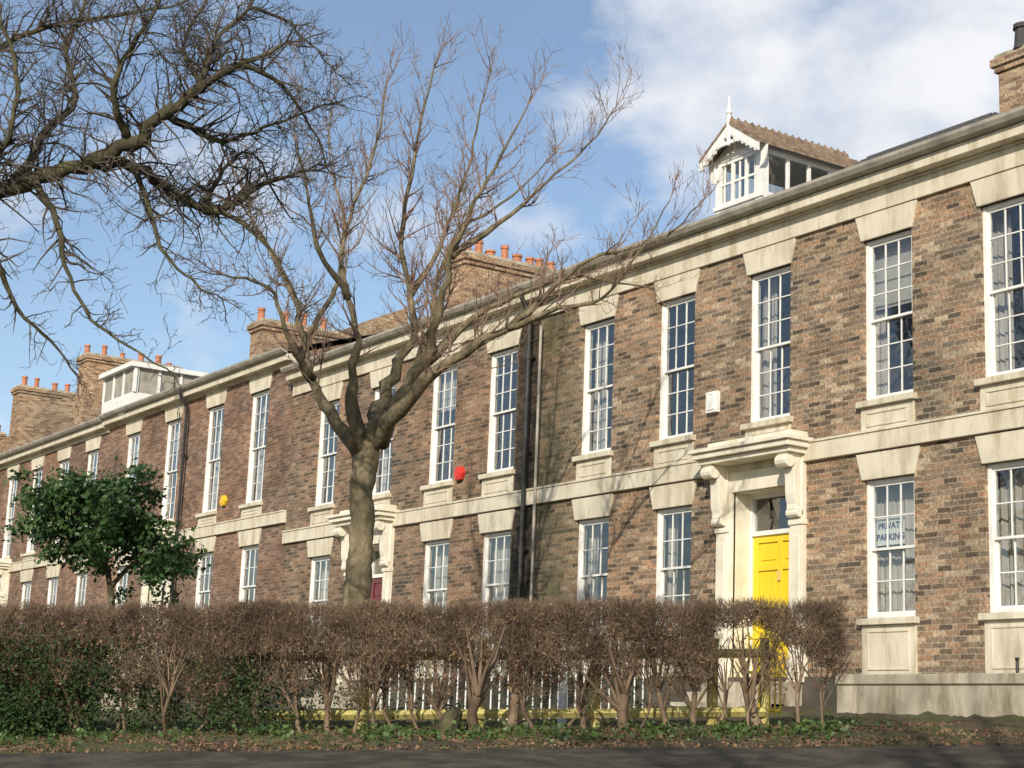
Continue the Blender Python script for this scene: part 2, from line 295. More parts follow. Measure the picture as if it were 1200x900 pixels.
def portico(H,ox0,ox1,dz,par,doormat,name='door'):
    st=H['cream']; top=-.42+dz
    zb=-3.95+dz
    L0,L1=ox0-.36,ox1+.36
    for a,b in((L0+.04,L0+.3),(L1-.3,L1-.04)):
        st.box(a,b,-.085,.04,zb+.35,top-1.16); st.box(a-.03,b+.03,-.12,.04,zb,zb+.35); st.box(a-.02,b+.02,-.11,.04,top-1.24,top-1.16)
        st.box(a+.05,b-.05,-.10,-.08,zb+.5,top-1.4)
        st.box(a,b,-.09,.04,top-1.16,top-.2)
    st.box(ox0-.08,ox0,-.05,.46,zb,top-.62); st.box(ox1,ox1+.08,-.05,.46,zb,top-.62)
    st.box(ox0-.08,ox1+.08,-.05,.46,top-.62,top-.2)
    st.box(L0-.02,L1+.02,-.42,.02,top-.2,top-.12); st.box(L0-.08,L1+.08,-.50,.02,top-.118,top-.03); st.box(L0-.12,L1+.12,-.55,.02,top-.028,top+.03)
    st.box(L0+.1,L1-.02,-.34,.02,top+.032,top+.14)
    pts=[]
    for i in range(15):
        t=i/14; z=top-.2-t*.95; y=-.40+.30*(t**.8)+.05*math.sin(t*math.pi*2)*(1-t*.3)-.04*math.sin(max(0,(t-.8)/.2)*math.pi)
        pts.append((y,z))
    prof=[(-.08,top-.2)]+pts+[(-.08,top-1.15)]
    for a in(L0+.06,L1-.26):
        st.prism(prof,'x',a,a+.2)
        for cz,cy,r in((top-.32,-.33,.10),(top-1.07,-.13,.07)):
            st.prism([(cy+r*math.cos(k*math.pi/6),cz+r*math.sin(k*math.pi/6)) for k in range(12)],'x',a-.02,a+.22)
    d=MB(); y=.40; D0,D1=ox0+.04,ox1-.04; dt=top-1.27; 
    fr=H['frames']; fr.box(ox0,D0,y-.06,y+.05,zb,top-.62); fr.box(D1,ox1,y-.06,y+.05,zb,top-.62); fr.box(D0,D1,y-.07,y+.05,dt,dt+.07); fr.box(D0,D1,y-.05,y+.05,top-.68,top-.62)
    H['glass'].quad((D0,y,dt+.07),(D1,y,dt+.07),(D1,y,top-.68),(D0,y,top-.68))
    d.box(D0,D1,y,y+.05,zb,dt); w=D1-D0; m=(D0+D1)/2; h=dt-zb
    for (a,b) in((D0,D0+.11),(m-.05,m+.05),(D1-.11,D1)): d.box(a,b,y-.03,y+.001,zb,dt)
    for (c,e) in((0,.2),(.38*h,.38*h+.13),(.76*h,.76*h+.1),(h-.11,h)):
        for (a,b) in((D0+.11,m-.05),(m+.05,D1-.11)): d.box(a,b,y-.03,y+.001,zb+c,zb+e)
    for (c,e) in((.2,.38*h),(.38*h+.13,.76*h),(.76*h+.1,h-.11)):
        for (a,b) in((D0+.11,m-.05),(m+.05,D1-.11)): d.box(a+.05,b-.05,y-.014,y+.001,zb+c+.06,zb+e-.06)
    d.obj(name,doormat,par,bevel=.004)
    k=MB(); k.tube([(D1-.06,y-.02,zb+1.0),(D1-.06,y-.06,zb+1.0),(D1-.06,y-.09,zb+1.0)],[.012,.03,.015],10); k.box(m-.11,m+.11,y-.038,y-.025,zb+.88,zb+.94); k.box(m-.03,m+.03,y-.06,y-.025,zb+1.55,zb+1.7)
    k.obj('door_furniture',BRASS,par)
    s=MB()
    for i in range(3): s.box(ox0-.3,ox1+.3,-.35-.3*i,.39-.02*i-(0 if i==0 else .75),ZB,zb-.003-.16*i-.002*i)
    s.obj('door_steps',WALLR,par)
def house(x0,x1,dz,bays,doors,brickm,h1=(0,2.4),hg=(-3.08,-1.13),w=.95,gut=3.42,doormat=REDD,chim=(),covers1=None,coversg=None,pipe=None,sooty=None,roof_back=9.):
    par=empty('brick_house',(0,0,0))
    H={k:MB() for k in('walls','stone','cream','frames','glass','curtains','blinds','gutter','roof','dark','plinth')}
    ops=[]
    for i,x in enumerate(bays):
        ops.append((x,x+w,h1[0],h1[1]))
        if i in doors: continue
        ops.append((x,x+w,hg[0]+dz,hg[1]+dz))
    for i in doors: ops.append((bays[i]-.30,bays[i]+.98,-3.95+dz,-1.04+dz,.03))
    wall_mesh(H['walls'],x0,x1,ZB,gut-.1,ops)
    H['walls'].quad((x0,0,ZB),(x0,9,ZB),(x0,9,gut-.1),(x0,0,gut-.1)); H['walls'].quad((x1,0,ZB),(x1,9,ZB),(x1,9,gut-.1),(x1,0,gut-.1)); H['walls'].quad((x0,9,ZB),(x1,9,ZB),(x1,9,gut-.1),(x0,9,gut-.1))
    for i,x in enumerate(bays):
        c=None if covers1 is None else covers1[i]
        sash(H,x,x+w,h1[0],h1[1],3,6,c); lintel(H['stone'],x,x+w,h1[1],h1[1]+.38); sill(H['stone'],x,x+w,h1[0],-.44+dz)
        if i in doors: continue
        c=None if coversg is None else coversg[i]
        sash(H,x,x+w,hg[0]+dz,hg[1]+dz,3,4,c); lintel(H['stone'],x,x+w,hg[1]+dz,-.75+dz); sill(H['stone'],x,x+w,hg[0]+dz,-3.85+dz)
    ztop=h1[1]+.385
    S=H['stone']; S.box(x0,x1,-.055,.05,ztop,gut-.34); S.box(x0,x1,-.09,.05,gut-.338,gut-.30); S.box(x0,x1,-.26,.05,gut-.298,gut-.14)
    H['gutter'].prism([(-.42,gut),(-.42,gut-.05),(-.38,gut-.11),(-.265,gut-.135),(-.265,gut-.03),(-.40,gut-.03),(-.40,gut)],'x',x0,x1)
    S.box(x0,x1,-.075,.05,-.73+dz,-.47+dz); S.box(x0,x1,-.095,.05,-.468+dz,-.43+dz)
    H['plinth'].box(x0,x1,-.06,.05,ZB,-3.87+dz)
    for i in doors: portico(H,bays[i]-.30+.0,bays[i]+.98,dz,par,doormat)
    rb=4.6; rz=gut+.02+ (rb+.28)*math.tan(math.radians(17))
    n=22
    H['roof'].quad((x0,-.28,gut-.02),(x1,-.28,gut-.02),(x1,rb,rz),(x0,rb,rz)); H['roof'].quad((x0,rb,rz),(x1,rb,rz),(x1,9.3,gut),(x0,9.3,gut))
    H['walls'].quad((x0+.01,0,gut-.1),(x0+.01,rb,rz-.03),(x0+.01,9,gut-.1)); H['walls'].quad((x1-.01,0,gut-.1),(x1-.01,rb,rz-.03),(x1-.01,9,gut-.1))
    for i in range(n):
        y=-.26+i*(rb+.2)/n; z=gut-.015+(y+.28)*math.tan(math.radians(17.3)); H['roof'].box(x0,x1,y,y+.012,z-.02,z+.022)
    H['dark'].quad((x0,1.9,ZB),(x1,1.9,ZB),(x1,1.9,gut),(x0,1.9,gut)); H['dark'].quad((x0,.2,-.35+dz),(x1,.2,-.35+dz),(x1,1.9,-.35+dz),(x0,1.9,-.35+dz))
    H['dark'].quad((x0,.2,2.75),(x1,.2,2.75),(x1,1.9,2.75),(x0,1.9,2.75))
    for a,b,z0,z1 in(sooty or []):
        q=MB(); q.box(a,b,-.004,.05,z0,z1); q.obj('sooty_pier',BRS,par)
    if pipe is not None:
        p=MB(); p.tube([(pipe,-.38,gut-.08),(pipe,-.36,gut-.25),(pipe,-.16,gut-.55),(pipe,-.14,gut-.8),(pipe,-.14,ZB+1)],[.045]*5,8)
        for z in(2,.2,-1.6,-3): p.tube([(pipe,-.14,z),(pipe,-.14,z+.12)],[.06,.06],8); p.box(pipe-.09,pipe+.09,-.1,-.05,z+.03,z+.08)
        p.obj('drainpipe',BLACK,par)
    for k,mt in(('walls',brickm),('stone',STONE),('cream',CREAM),('frames',WHITE),('glass',GLASS),('curtains',CURT),('blinds',BLIND),('gutter',GUT),('roof',SLATE),('dark',DARK),('plinth',PLIN)):
        if H[k].v: H[k].obj(dict(stone='stone_trim',cream='door_surround',frames='window_frames',dark='room_interior').get(k,k),mt,par,recalc=(k not in('glass','curtains')),bevel=.006 if k in('stone','cream') else 0)
    for c in chim: chimney(par,*c)
    return par
def chimney(par,x0,x1,y0,y1,z0,z1,n,pm=POT,pr=1.,po=0.):
    m=MB(); m.box(x0,x1,y0,y1,z0,z1-.32); m.box(x0-.05,x1+.05,y0-.05,y1+.05,z1-.318,z1-.22); m.box(x0-.1,x1+.1,y0-.1,y1+.1,z1-.218,z1-.08)
    m.obj('chimney_stack',BRC,par,bevel=.008)
    s=MB(); s.box(x0-.04,x1+.04,y0-.04,y1+.04,z1-.078,z1); s.obj('chimney_cap',WALLR,par)
    p=MB(); xm=(x0+x1)/2+po
    for i in range(n):
        y=y0+.2+(y1-y0-.4)*(i+random.uniform(-.2,.2))/max(1,n-1) if n>1 else (y0+y1)/2; h=random.uniform(.26,.46)*pr; r=random.uniform(.09,.12)*pr
        if random.random()<.2 and n>3: h*=.55
        p.tube([(xm,y,z1-.02),(xm,y,z1+.06),(xm,y,z1+h*.8),(xm,y,z1+h*.82),(xm,y,z1+h)],[r*1.15,r,r*.85,r*1.1,r*1.05],10)
    p.obj('chimney_pots',pm,par,smooth=False)

bay1=[-10.1,-12.28,-14.46,-16.62,-19.08,-21.34,-23.53]
zc1=on_x(535,292,-31.0)[2]; zc2=on_x(300,372,-41.6)[2]; zc3=on_x(95,412,-56.)[2]; zc4=on_x(20,450,-63.5)[2]; zr=on_y(1178,62,4.0)[2]
h1=house(-24.85,-7.5,0,bay1,(4,),BR1,w=.94,doormat=YEL,covers1=['side','side','side','sideblind','side','none','side'],coversg=['full','full','full','full','full','side','side'],
  chim=[(-17.4,-16.4,4.0,5.6,4.0,zr,2,POTD,1.5,-.05)])
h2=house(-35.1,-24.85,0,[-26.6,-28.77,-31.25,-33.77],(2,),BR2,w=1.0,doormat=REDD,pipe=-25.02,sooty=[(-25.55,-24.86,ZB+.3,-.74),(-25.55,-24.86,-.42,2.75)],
  covers1=['none','half','side','none'],coversg=['full','full',None,'side'],
  chim=[(-31.7,-30.9,2.0,4.9,3.3,zc1,8)])
h3=house(-47.4,-35.1,.5,[-37.55,-40.2,-43.0,-45.95],(2,),BR3,h1=(.4,3.2),w=1.05,gut=3.95,pipe=-41.3,chim=[(-42.3,-41.5,2,4.3,3.8,zc2,4)],doormat=BLACK)
h4=house(-59.8,-47.4,.5,[-49.3,-51.9,-54.5,-57.1],(3,),BR3,h1=(.3,3.1),w=1.05,gut=3.9,pipe=-58.6,chim=[(-56.8,-55.9,2,5.5,3.8,zc3,6)])
h5=house(-85,-59.8,.6,[-62,-64.6,-67.2,-69.8,-72.4,-75,-77.6,-80.2],(1,5),BR3,h1=(.4,3.1),w=1.05,gut=3.95,chim=[(-64.3,-63.5,2,5.6,3.8,zc4,6),(-76,-75.2,2,5,3.8,zc4,5)])
def gable(par,x,pts):
    m=MB(); q=[on_x(u,v,x) for u,v in pts]; m.prism([(p[1],p[2]) for p in q],'x',x-.35,x); m.obj('gable_parapet',BRC,par)
gable(h3,-41.56,[(387,392),(430,376),(478,360),(478,440),(387,440)])
gable(h5,-61.0,[(88,462),(60,472),(5,515),(5,560),(88,560)])

def dormer(par,x0,x1,y0,y1,zb,ze,zp):
    w=MB(); g=MB()
    def win_face(pts_fn,L,z0,z1,n):
        t=.06
        pts_fn(0,t,0,.06,z0,z1); pts_fn(L-t,L,0,.06,z0,z1); pts_fn(t,L-t,0,.06,z0,z0+t); pts_fn(t,L-t,0,.06,z1-t,z1)
        for i in range(1,n): c=t+(L-2*t)*i/n; pts_fn(c-.03,c+.03,.003,.057,z0+t,z1-t)
    zb1=zb+.14*(ze-zb)
    fx=lambda a0,a1,o0,o1,z0,z1: w.box(x0+a0,x0+a1,y0+o0,y0+o1,z0,z1)
    fy=lambda a0,a1,o0,o1,z0,z1: w.box(x1-o1,x1-o0,y0+.062+a0,y0+.062+a1,z0,z1)
    fz=lambda a0,a1,o0,o1,z0,z1: w.box(x0+o0,x0+o1,y0+.062+a0,y0+.062+a1,z0,z1)
    W=x1-x0; Ln=y1-y0-.062
    w.box(x0,x1,y0,y0+.06,zb-1,zb1); w.box(x1-.06,x1,y0+.062,y1,zb-1,zb1); w.box(x0,x0+.06,y0+.062,y1,zb-1,zb1)
    w.box(x0-.04,x1+.04,y0-.04,y0-.001,zb1-.05,zb1+.02)
    win_face(fx,W,zb1+.001,ze,3); win_face(fy,Ln,zb1+.001,ze,4); win_face(fz,Ln,zb1+.001,ze,4)
    w.box(x1-.14,x1+.01,y0-.01,y0+.15,zb-1,ze-.002); w.box(x0-.01,x0+.12,y0-.01,y0+.13,zb-1,ze-.002)
    zm=(zb1+ze)/2
    w.box(x0+.07,x1-.07,y0+.01,y0+.05,zm-.02,zm+.02)
    for i in(.167,.5,.833): w.box(x0+W*i-.01,x0+W*i+.01,y0+.012,y0+.045,zb1+.07,ze-.07)
    g.quad((x0+.07,y0+.03,zb1),(x1-.07,y0+.03,zb1),(x1-.07,y0+.03,ze),(x0+.07,y0+.03,ze)); g.quad((x1-.03,y0+.13,zb1),(x1-.03,y1,zb1),(x1-.03,y1,ze),(x1-.03,y0+.13,ze))
    g.quad((x0+.03,y0+.13,zb1),(x0+.03,y1,zb1),(x0+.03,y1,ze),(x0+.03,y0+.13,ze))
    w.box(x0-.02,x1+.02,y0-.02,y1,ze+.001,ze+.10)
    xm=(x0+x1)/2; oh=.17; sl=(zp-ze-.10)/(W/2)
    w.prism([(x0,ze+.101),(x1,ze+.101),(xm,zp-.02)],'y',y0,y0+.05)
    fo=y0-.26
    for sgn in(-1,1):
        xe=xm+sgn*(W/2+oh); ze2=zp-sl*(W/2+oh)
        w.prism([(xm,zp+.03),(xe,ze2+.03),(xe,ze2-.12),(xm,zp-.14)],'y',fo,fo+.05)
        n=7
        for i in range(n):
            t=(i+.5)/n; cx=xm+(xe-xm)*t; cz=zp-.13+(ze2-zp+.03)*t; r=.05
            w.prism([(cx+r*math.cos(k*math.pi/4),cz+r*math.sin(k*math.pi/4)) for k in range(8)],'y',fo+.008,fo+.042)
        pr=[(xm+sgn*W/2,ze-.35)]
        for k in range(7):
            a=k/6*math.pi/2; pr.append((xm+sgn*(W/2+.17*math.sin(a)),ze-.35+.40*(1-math.cos(a))))
        pr.append((xm+sgn*W/2,ze+.05)); w.prism(pr,'y',y0-.05,y0-.012)
    w.box(xm-.25,xm+.25,fo+.005,fo+.045,zp-sl*.25-.16,zp-sl*.25-.10)
    w.tube([(xm,fo+.02,zp-.35),(xm,fo+.02,zp+.05),(xm,fo+.02,zp+.2),(xm,fo+.02,zp+.24),(xm,fo+.02,zp+.30),(xm,fo+.02,zp+.55)],[.035,.045,.035,.06,.035,.012],8)
    w.obj('dormer_woodwork',WHITE,par); g.obj('dormer_glass',GLASS,par,recalc=False)
    t=MB()
    for sgn in(-1,1):
        xe=xm+sgn*(W/2+oh); ze2=zp-sl*(W/2+oh)
        t.prism([(xm,zp+.035),(xe,ze2+.035),(xe,ze2+.085),(xm,zp+.09)],'y',fo-.01,y1+.6)
        for i in range(5):
            q=(i+.9)/5.2; t.prism([(xm+(xe-xm)*q,zp+.09+(ze2-zp)*q),(xm+(xe-xm)*(q+.03),zp+.09+(ze2-zp)*(q+.03)),(xm+(xe-xm)*(q+.03),zp+.115+(ze2-zp)*(q+.03)),(xm+(xe-xm)*q,zp+.115+(ze2-zp)*q)],'y',fo,y1+.59)
    k=int((y1+.5-fo)/.16)
    for i in range(k):
        yy=fo+i*.16
        t.prism([(xm-.06,zp+.05),(xm+.06,zp+.05),(xm+.03,zp+.15),(xm-.03,zp+.15)],'y',yy,yy+.145)
        t.prism([(yy+.03,zp+.15),(yy+.11,zp+.15),(yy+.07,zp+.2)],'x',xm-.02,xm+.02)
    t.obj('dormer_roof',TILE,par)
pa=on_y(840,195,1.2); pb=on_y(893,172,1.2); pp=on_y(862,146,1.0); pk=on_x(1000,205,pb[0])
dormer(h1,pa[0],pb[0],1.2,max(2.6,pk[1]),on_y(850,250,1.2)[2],pb[2]-.02,pp[2])
q0=on_y(120,470,1.2); q1=on_y(155,460,1.2)
d4=MB(); zt_=on_y(140,432,1.2)[2]
d4.box(q0[0],q1[0],1.2,3.6,3.5,zt_-.95); 
for a in(0,.33,.66,1): 
    xx=q0[0]+(q1[0]-q0[0])*a; d4.box(xx-.05,xx+.05,1.2,1.3,zt_-.949,zt_-.151)
for a in(0,.33,.66,1): yy=1.3+2.2*a; d4.box(q1[0]-.1,q1[0],yy,yy+.08,zt_-.949,zt_-.151)
d4.box(q0[0]-.12,q1[0]+.12,1.05,3.7,zt_-.15,zt_); d4.obj('dormer',WHITE,h4)
g4=MB(); g4.box(q0[0]+.04,q1[0]-.04,1.24,3.5,zt_-.948,zt_-.152); g4.obj('dormer_glass',GUT,h4)
# steeper slated section of roof left of the chimney
a=on_y(1020,183,1.9); b=on_y(1160,140,1.9); zt=a[2]
m=MB(); m.prism([(.1,3.46),(1.9,zt),(4.3,zt),(4.3,3.5)],'x',a[0],b[0]+.1)
for i in range(12): 
    t=(i+.5)/12; yy=.1+1.8*t; zz=3.46+(zt-3.46)*t; m.box(a[0],b[0]+.1,yy-.01,yy+.004,zz-.03,zz+.02)
m.obj('slate_roof_section',SLATE,h1)
m=MB(); m.tube([(-24.68,-.12,2.6),(-24.68,-.12,-4.3)],[.028,.028],8); m.obj('grey_pipe',GUT,h1)

def alarm(u,v,y,mat,kind):
    p=on_y(u,v,y); e=MB(); x,_,z=p
    if kind=='hex': e.prism([(x+.16*math.cos(k*math.pi/3),z+.15*math.sin(k*math.pi/3)) for k in range(6)],'y',-.09,-.002); e.prism([(x+.11*math.cos(k*math.pi/3),z+.10*math.sin(k*math.pi/3)) for k in range(6)],'y',-.105,-.088)
    else: e.box(x-.13,x+.13,-.09,-.002,z-.17,z+.17); e.box(x-.09,x+.09,-.105,-.088,z-.13,z+.1); e.box(x-.05,x+.05,-.10,-.088,z+.115,z+.15)
    e.obj('burglar_alarm_box',mat,bevel=.012)
alarm(541,555,0,REDP,'hex'); alarm(264,587,0,YELP,'hex'); alarm(838,472,0,WHITE,'box')
e=empty('parking_sign',(0,0,0)); p=on_y(1046,622,.2)
m=MB(); m.box(p[0]-.26,p[0]+.26,.163,.168,p[2]-.2,p[2]+.2); m.obj('card',CARD,e)
BLU=noisy('blue_ink',[(.3,(.01,.03,.12)),(.7,(.015,.04,.15))],3,.6)
for i,(t,dzz) in enumerate((('PRIVATE',.03),('PARKING',-.13))):
    c=bpy.data.curves.new('lettering','FONT'); c.body=t; c.size=.125; c.offset=.004; c.align_x='CENTER'; o=bpy.data.objects.new('lettering',c); sc.collection.objects.link(o)
    o.rotation_euler=(math.pi/2,0,0); o.location=(p[0],.160,p[2]+dzz); c.materials.append(BLU); o.parent=e

# ---------------------------------------------------------------- low rendered wall
YW=-1.5
ta=on_y(978,790,YW); tb=on_y(1196,789,YW); bb=on_y(1100,857,YW); ztop=(ta[2]+tb[2])/2
m=MB(); x0=ta[0]; x1=tb[0]+5
m.box(x0,x1,YW+.03,YW+.3,ZB,ztop-.13); xs=x0
while xs<x1:
    L=random.uniform(.85,1.15); m.box(xs,min(xs+L-.008,x1),YW,YW+.33,ztop-.128,ztop); xs+=L
m.box(x0,x1,YW-.06,YW+.3,ZB,bb[2]+.02)
m.obj('garden_wall',WALLR,bevel=.012)
t=MB(); t.box(x0,x1,YW+.331,-.1,ZB,ztop-.05); t.obj('terrace_paving',WALLR)
r=MB(); pr=on_y(1192,775,YW+.1); r.tube([(pr[0],YW+.1,ztop-.01),(pr[0],YW+.1,ztop+.14),(pr[0],YW+.1,ztop+.18)],[.02,.02,.03],8)
r.obj('iron_post',BLACK)

# ---------------------------------------------------------------- fence, railings, gate
def fence(name,pts,h,rails,mat,post=.09):
    m=MB()
    for (a,d) in pts:
        z=float(ground_z(a,d)); p=gp(a,d); 
        m.tube([(p[0],p[1],z-.3),(p[0],p[1],z+h)],[post*.7,post*.7],4)
    for i in range(len(pts)-1):
        for rz in rails:
            A_=gp(*pts[i],float(ground_z(*pts[i]))+rz); B_=gp(*pts[i+1],float(ground_z(*pts[i+1]))+rz)
            A_=A_-HF*.07; B_=B_-HF*.07; m.tube([A_,B_],[.048,.048],4)
    m.obj(name,mat)
fence('timber_fence',[(-2.6+1.2*i,17.5) for i in range(5)]+[(2.22,17.5),(2.75,17.5)],.92,(.16,.76),WOOD,.07)
m=MB()
for i in range(34):
    a=-1.6+i*.1; z=float(ground_z(a,20)); p=gp(a,20); m.tube([(p[0],p[1],z),(p[0],p[1],z+.85),(p[0],p[1],z+.95)],[.011,.011,.002],5)
for zz in(.1,.78): A_=gp(-1.6,20,float(ground_z(-1.6,20))+zz); B_=gp(1.7,20,float(ground_z(1.7,20))+zz); m.tube([A_,B_],[.016,.016],4)
m.obj('iron_railings',WHITE)
m=MB(); ga=gp(2.70,18.3); gb=gp(3.05,18.3); gz=float(ground_z(2.9,18.3))
for i in range(7): q=ga+(gb-ga)*i/6; m.tube([(q[0],q[1],gz+.1),(q[0],q[1],gz+.98)],[.011,.011],6)
for zz in(.15,.55,.92): m.tube([(ga[0],ga[1],gz+zz),(gb[0],gb[1],gz+zz)],[.017]*2,6)
m.obj('yellow_gate',YEL)
m=MB(); p=at_d(662,740,18.6); m.tube([(p[0],p[1],-5.3),(p[0],p[1],p[2]-.05),(p[0],p[1],p[2])],[.05,.05,.03],8); m.obj('white_post',WHITE)

# ---------------------------------------------------------------- trees
def unit(v): return v/(np.linalg.norm(v)+1e-9)
class Tree:
    def __init__(s,name,bark,twig,thin=.006,curl=.3,up=.15,rs=1.):
        s.par=empty(name); s.big=MB(); s.sm=MB(); s.bark=bark; s.twig=twig; s.curl=curl; s.up=up; s.thin=thin; s.cnt=0; s.rs=rs
    def smooth(s,pts,rad,sub=4):
        P=[np.asarray(p,float) for p in pts]; out=[];ro=[]; n=len(P)
        for i in range(n-1):
            p0=P[max(i-1,0)];p1=P[i];p2=P[i+1];p3=P[min(i+2,n-1)]
            for j in range(sub):
                t=j/sub; q=.5*((2*p1)+(-p0+p2)*t+(2*p0-5*p1+4*p2-p3)*t*t+(-p0+3*p1-3*p2+p3)*t**3)
                out.append(q); ro.append(rad[i]+(rad[i+1]-rad[i])*t)
        out.append(P[-1]); ro.append(rad[-1]); return out,ro
    def limb(s,pts,rad,dens,ln,depth=2,start=.25,k=9,jit=.0):
        n=len(rad); rad=[r*(s.rs+(1-s.rs)*max(0,1-2.5*i/(n-1))) for i,r in enumerate(rad)]
        P,R=s.smooth(pts,rad)
        P=[p+ (rng.normal(size=3)*max(r,.03)*.38 if 0<i<len(P)-1 else 0) for i,(p,r) in enumerate(zip(P,R))]
        R=[r*random.uniform(.88,1.14) for r in R]
        s.big.tube(P,R,k)
        L=[0]
        for i in range(1,len(P)): L.append(L[-1]+np.linalg.norm(P[i]-P[i-1]))
        tot=L[-1]; n=int(tot*dens)
        for _ in range(n):
            q=(start+(1-start)*random.random())*tot; i=min(max(np.searchsorted(L,q),1),len(P)-1)
            t=(q-L[i-1])/(L[i]-L[i-1]+1e-9); p=P[i-1]*(1-t)+P[i]*t; T=unit(P[i]-P[i-1]); r=R[i-1]*(1-t)+R[i]*t
            s.grow(p,s.side(T,.9),ln*random.uniform(.5,1.25)*(1.15-.5*q/tot),min(r*.5,.016),depth)
        for _ in range(3): s.grow(P[-1],unit(unit(P[-1]-P[-2])+rng.normal(size=3)*.3),ln*.8,R[-1],depth)
    def side(s,T,spread):
        v=rng.normal(size=3); v=unit(v-T*(v@T)); return unit(T*(1-spread*.45)+v*spread+np.array([0,0,s.up]))
    def grow(s,p,d,L,r,depth):
        n=3+int(L>.5)+int(L>.9); P=[p];R=[max(r,s.thin)]; q=p.copy()
        dd=d.copy()
        for i in range(n):
            dd=unit(dd+rng.normal(size=3)*s.curl+np.array([0,0,s.up*.6])); q=q+dd*L/n; P.append(q); R.append(max(r*(1-.8*(i+1)/n),s.thin*.55))
        (s.big if R[0]>.02 else s.sm).tube(P,R,3 if R[0]<.012 else 5,cap=False); s.cnt+=1
        if depth>0:
            m=max(2,int(L*7*random.uniform(.7,1.2)))
            for _ in range(m):
                i=random.randint(1,n); t=random.random(); pp=P[i-1]*(1-t)+P[i]*t; T=unit(P[i]-P[i-1])
                s.grow(pp,s.side(T,.8),L*random.uniform(.3,.65),R[i]*.7,depth-1)
    def done(s):
        s.big.obj('limbs',s.bark,s.par,smooth=True,recalc=False); s.sm.obj('twigs',s.twig,s.par,recalc=False)
def L3(pts,d):
    P=[];R=[]
    for q in pts:
        u,v,r=q[:3]; o=q[3] if len(q)>3 else 0
        P.append(at_d(u,v,d+o)); R.append(r*(d+o)/F)
    return P,R
T1=Tree('bare_tree',BARKL,TWIGL,thin=.0050,curl=.18,up=.28,rs=.58); D1=22.
def lim(T,d,pts,dens,ln,depth=2,start=.25,k=9): P,R=L3(pts,d); T.limb(P,R,dens,ln,depth,start,k)
PT,RT_=T1.smooth(*L3([(416,745,20),(418,702,16),(421,660,14.5),(423,640,14),(425,600,14.5),(424,580,13.5),(428,545,16),(432,518,14)],D1))
T1.big.tube([p+rng.normal(size=3)*.008 for p in PT],[r*random.uniform(.95,1.06) for r in RT_],k=16)
lim(T1,D1,[(430,535,12),(408,512,11,.1),(388,480,10,.2),(366,445,8,.3),(357,400,7,.5),(345,350,6,.6),(322,305,5,.9),(300,265,3.5,1.1),(285,225,2,1.3)],6.5,.9)
lim(T1,D1,[(428,530,11),(414,490,10,-.3),(412,440,8,-.5),(421,400,7,-.6),(408,350,6,-.6),(399,300,5,-.5),(416,240,4,-.4),(440,170,3,-.3),(452,100,1.8,-.1)],6.5,.9)
lim(T1,D1,[(434,520,12),(446,475,10,.2),(462,432,9,.4),(485,400,7.5,.6),(481,345,6.5,.9),(470,290,5.5,1),(478,225,4.5,1),(492,150,3,1),(508,80,1.6,1)],6.5,.9)
lim(T1,D1,[(436,520,11),(466,475,10,-.3),(497,425,9,-.5),(517,355,8,-.8),(529,300,6,-1),(556,240,4.5,-1.1),(588,180,3,-1.2),(618,125,1.6,-1.2)],6.5,.9)
lim(T1,D1,[(440,515,11),(482,465,9.5,-.8),(540,412,8,-1.2),(596,384,7,-1.4),(640,345,5.5,-1.6),(690,305,4.2,-1.8),(742,290,3,-2),(790,270,2,-2),(826,232,1.2,-2)],6.5,.8)
lim(T1,D1,[(498,425,7,-.5),(555,372,5.5,-.2),(612,343,4.5,.2),(668,325,3.5,.5),(720,330,2.2,.8),(765,338,1.3,1)],5.5,.65)
lim(T1,D1,[(366,445,6,.3),(340,400,5,-.3),(322,345,4,-.6),(300,330,3,-.8),(262,322,2,-1)],5.5,.75)
lim(T1,D1,[(529,300,5,-1),(585,262,4,-.6),(640,215,3,-.3),(690,170,2,0),(722,125,1.2,0)],6,.8)
lim(T1,D1,[(481,345,5,.9),(515,290,4,1.3),(548,200,3,1.6),(560,140,2,1.8),(575,85,1.2,2)],6.5,.85)
lim(T1,D1,[(408,350,5,-.6),(372,290,4,-1),(360,220,3,-1.2),(345,160,2,-1.3),(350,110,1.3,-1.3)],6.5,.85)
lim(T1,D1,[(596,384,5,-1.4),(655,362,4,-2),(705,350,3,-2.2),(745,300,2,-2.4),(785,235,1.2,-2.4)],5.5,.65)
lim(T1,D1,[(472,470,7,.4),(505,390,5.5,.9),(512,330,4.5,1.2),(540,270,3.5,1.5),(600,230,2.4,1.7),(650,180,1.3,1.8)],6,.8)
lim(T1,D1,[(357,400,4,.5),(395,330,3.5,1.0),(402,260,2.8,1.3),(385,180,2,1.5),(392,110,1.2,1.6)],6,.8)
T1.done()
T2=Tree('bare_tree',BARKD,TWIGD,thin=.0046,curl=.34,up=.03,rs=.72); D2=17.
K=1.8
def l2(pts,dens,ln,depth=2,start=.1): lim(T2,D2,pts,dens*K,ln,depth,start)
T2.big.tube(*T2.smooth(*L3([(-420,960,40),(-400,700,34),(-370,500,31),(-330,400,28),(-300,350,25)],D2)),k=14)
lim(T2,D2,[(-320,380,22),(-220,310,19,.2),(-100,260,15,.1),(0,222,13.5),(55,203,13),(112,186,13,-.1),(150,165,12,-.2),(196,132,10,-.3),(238,100,8,-.4),(285,75,5,-.5),(335,50,2.5,-.5)],14,.8,2,.45)
l2([(112,188,8),(158,196,8,.3),(200,226,8,.5),(240,245,7.5,.6),(272,238,6,.7),(308,215,4,.8),(360,200,2,.8)],12,.75,2,.15)
l2([(196,132,6,-.3),(225,150,5,0),(262,165,4,.2),(310,150,3,.4),(360,130,2,.5),(395,120,1.2,.5)],13,.65)
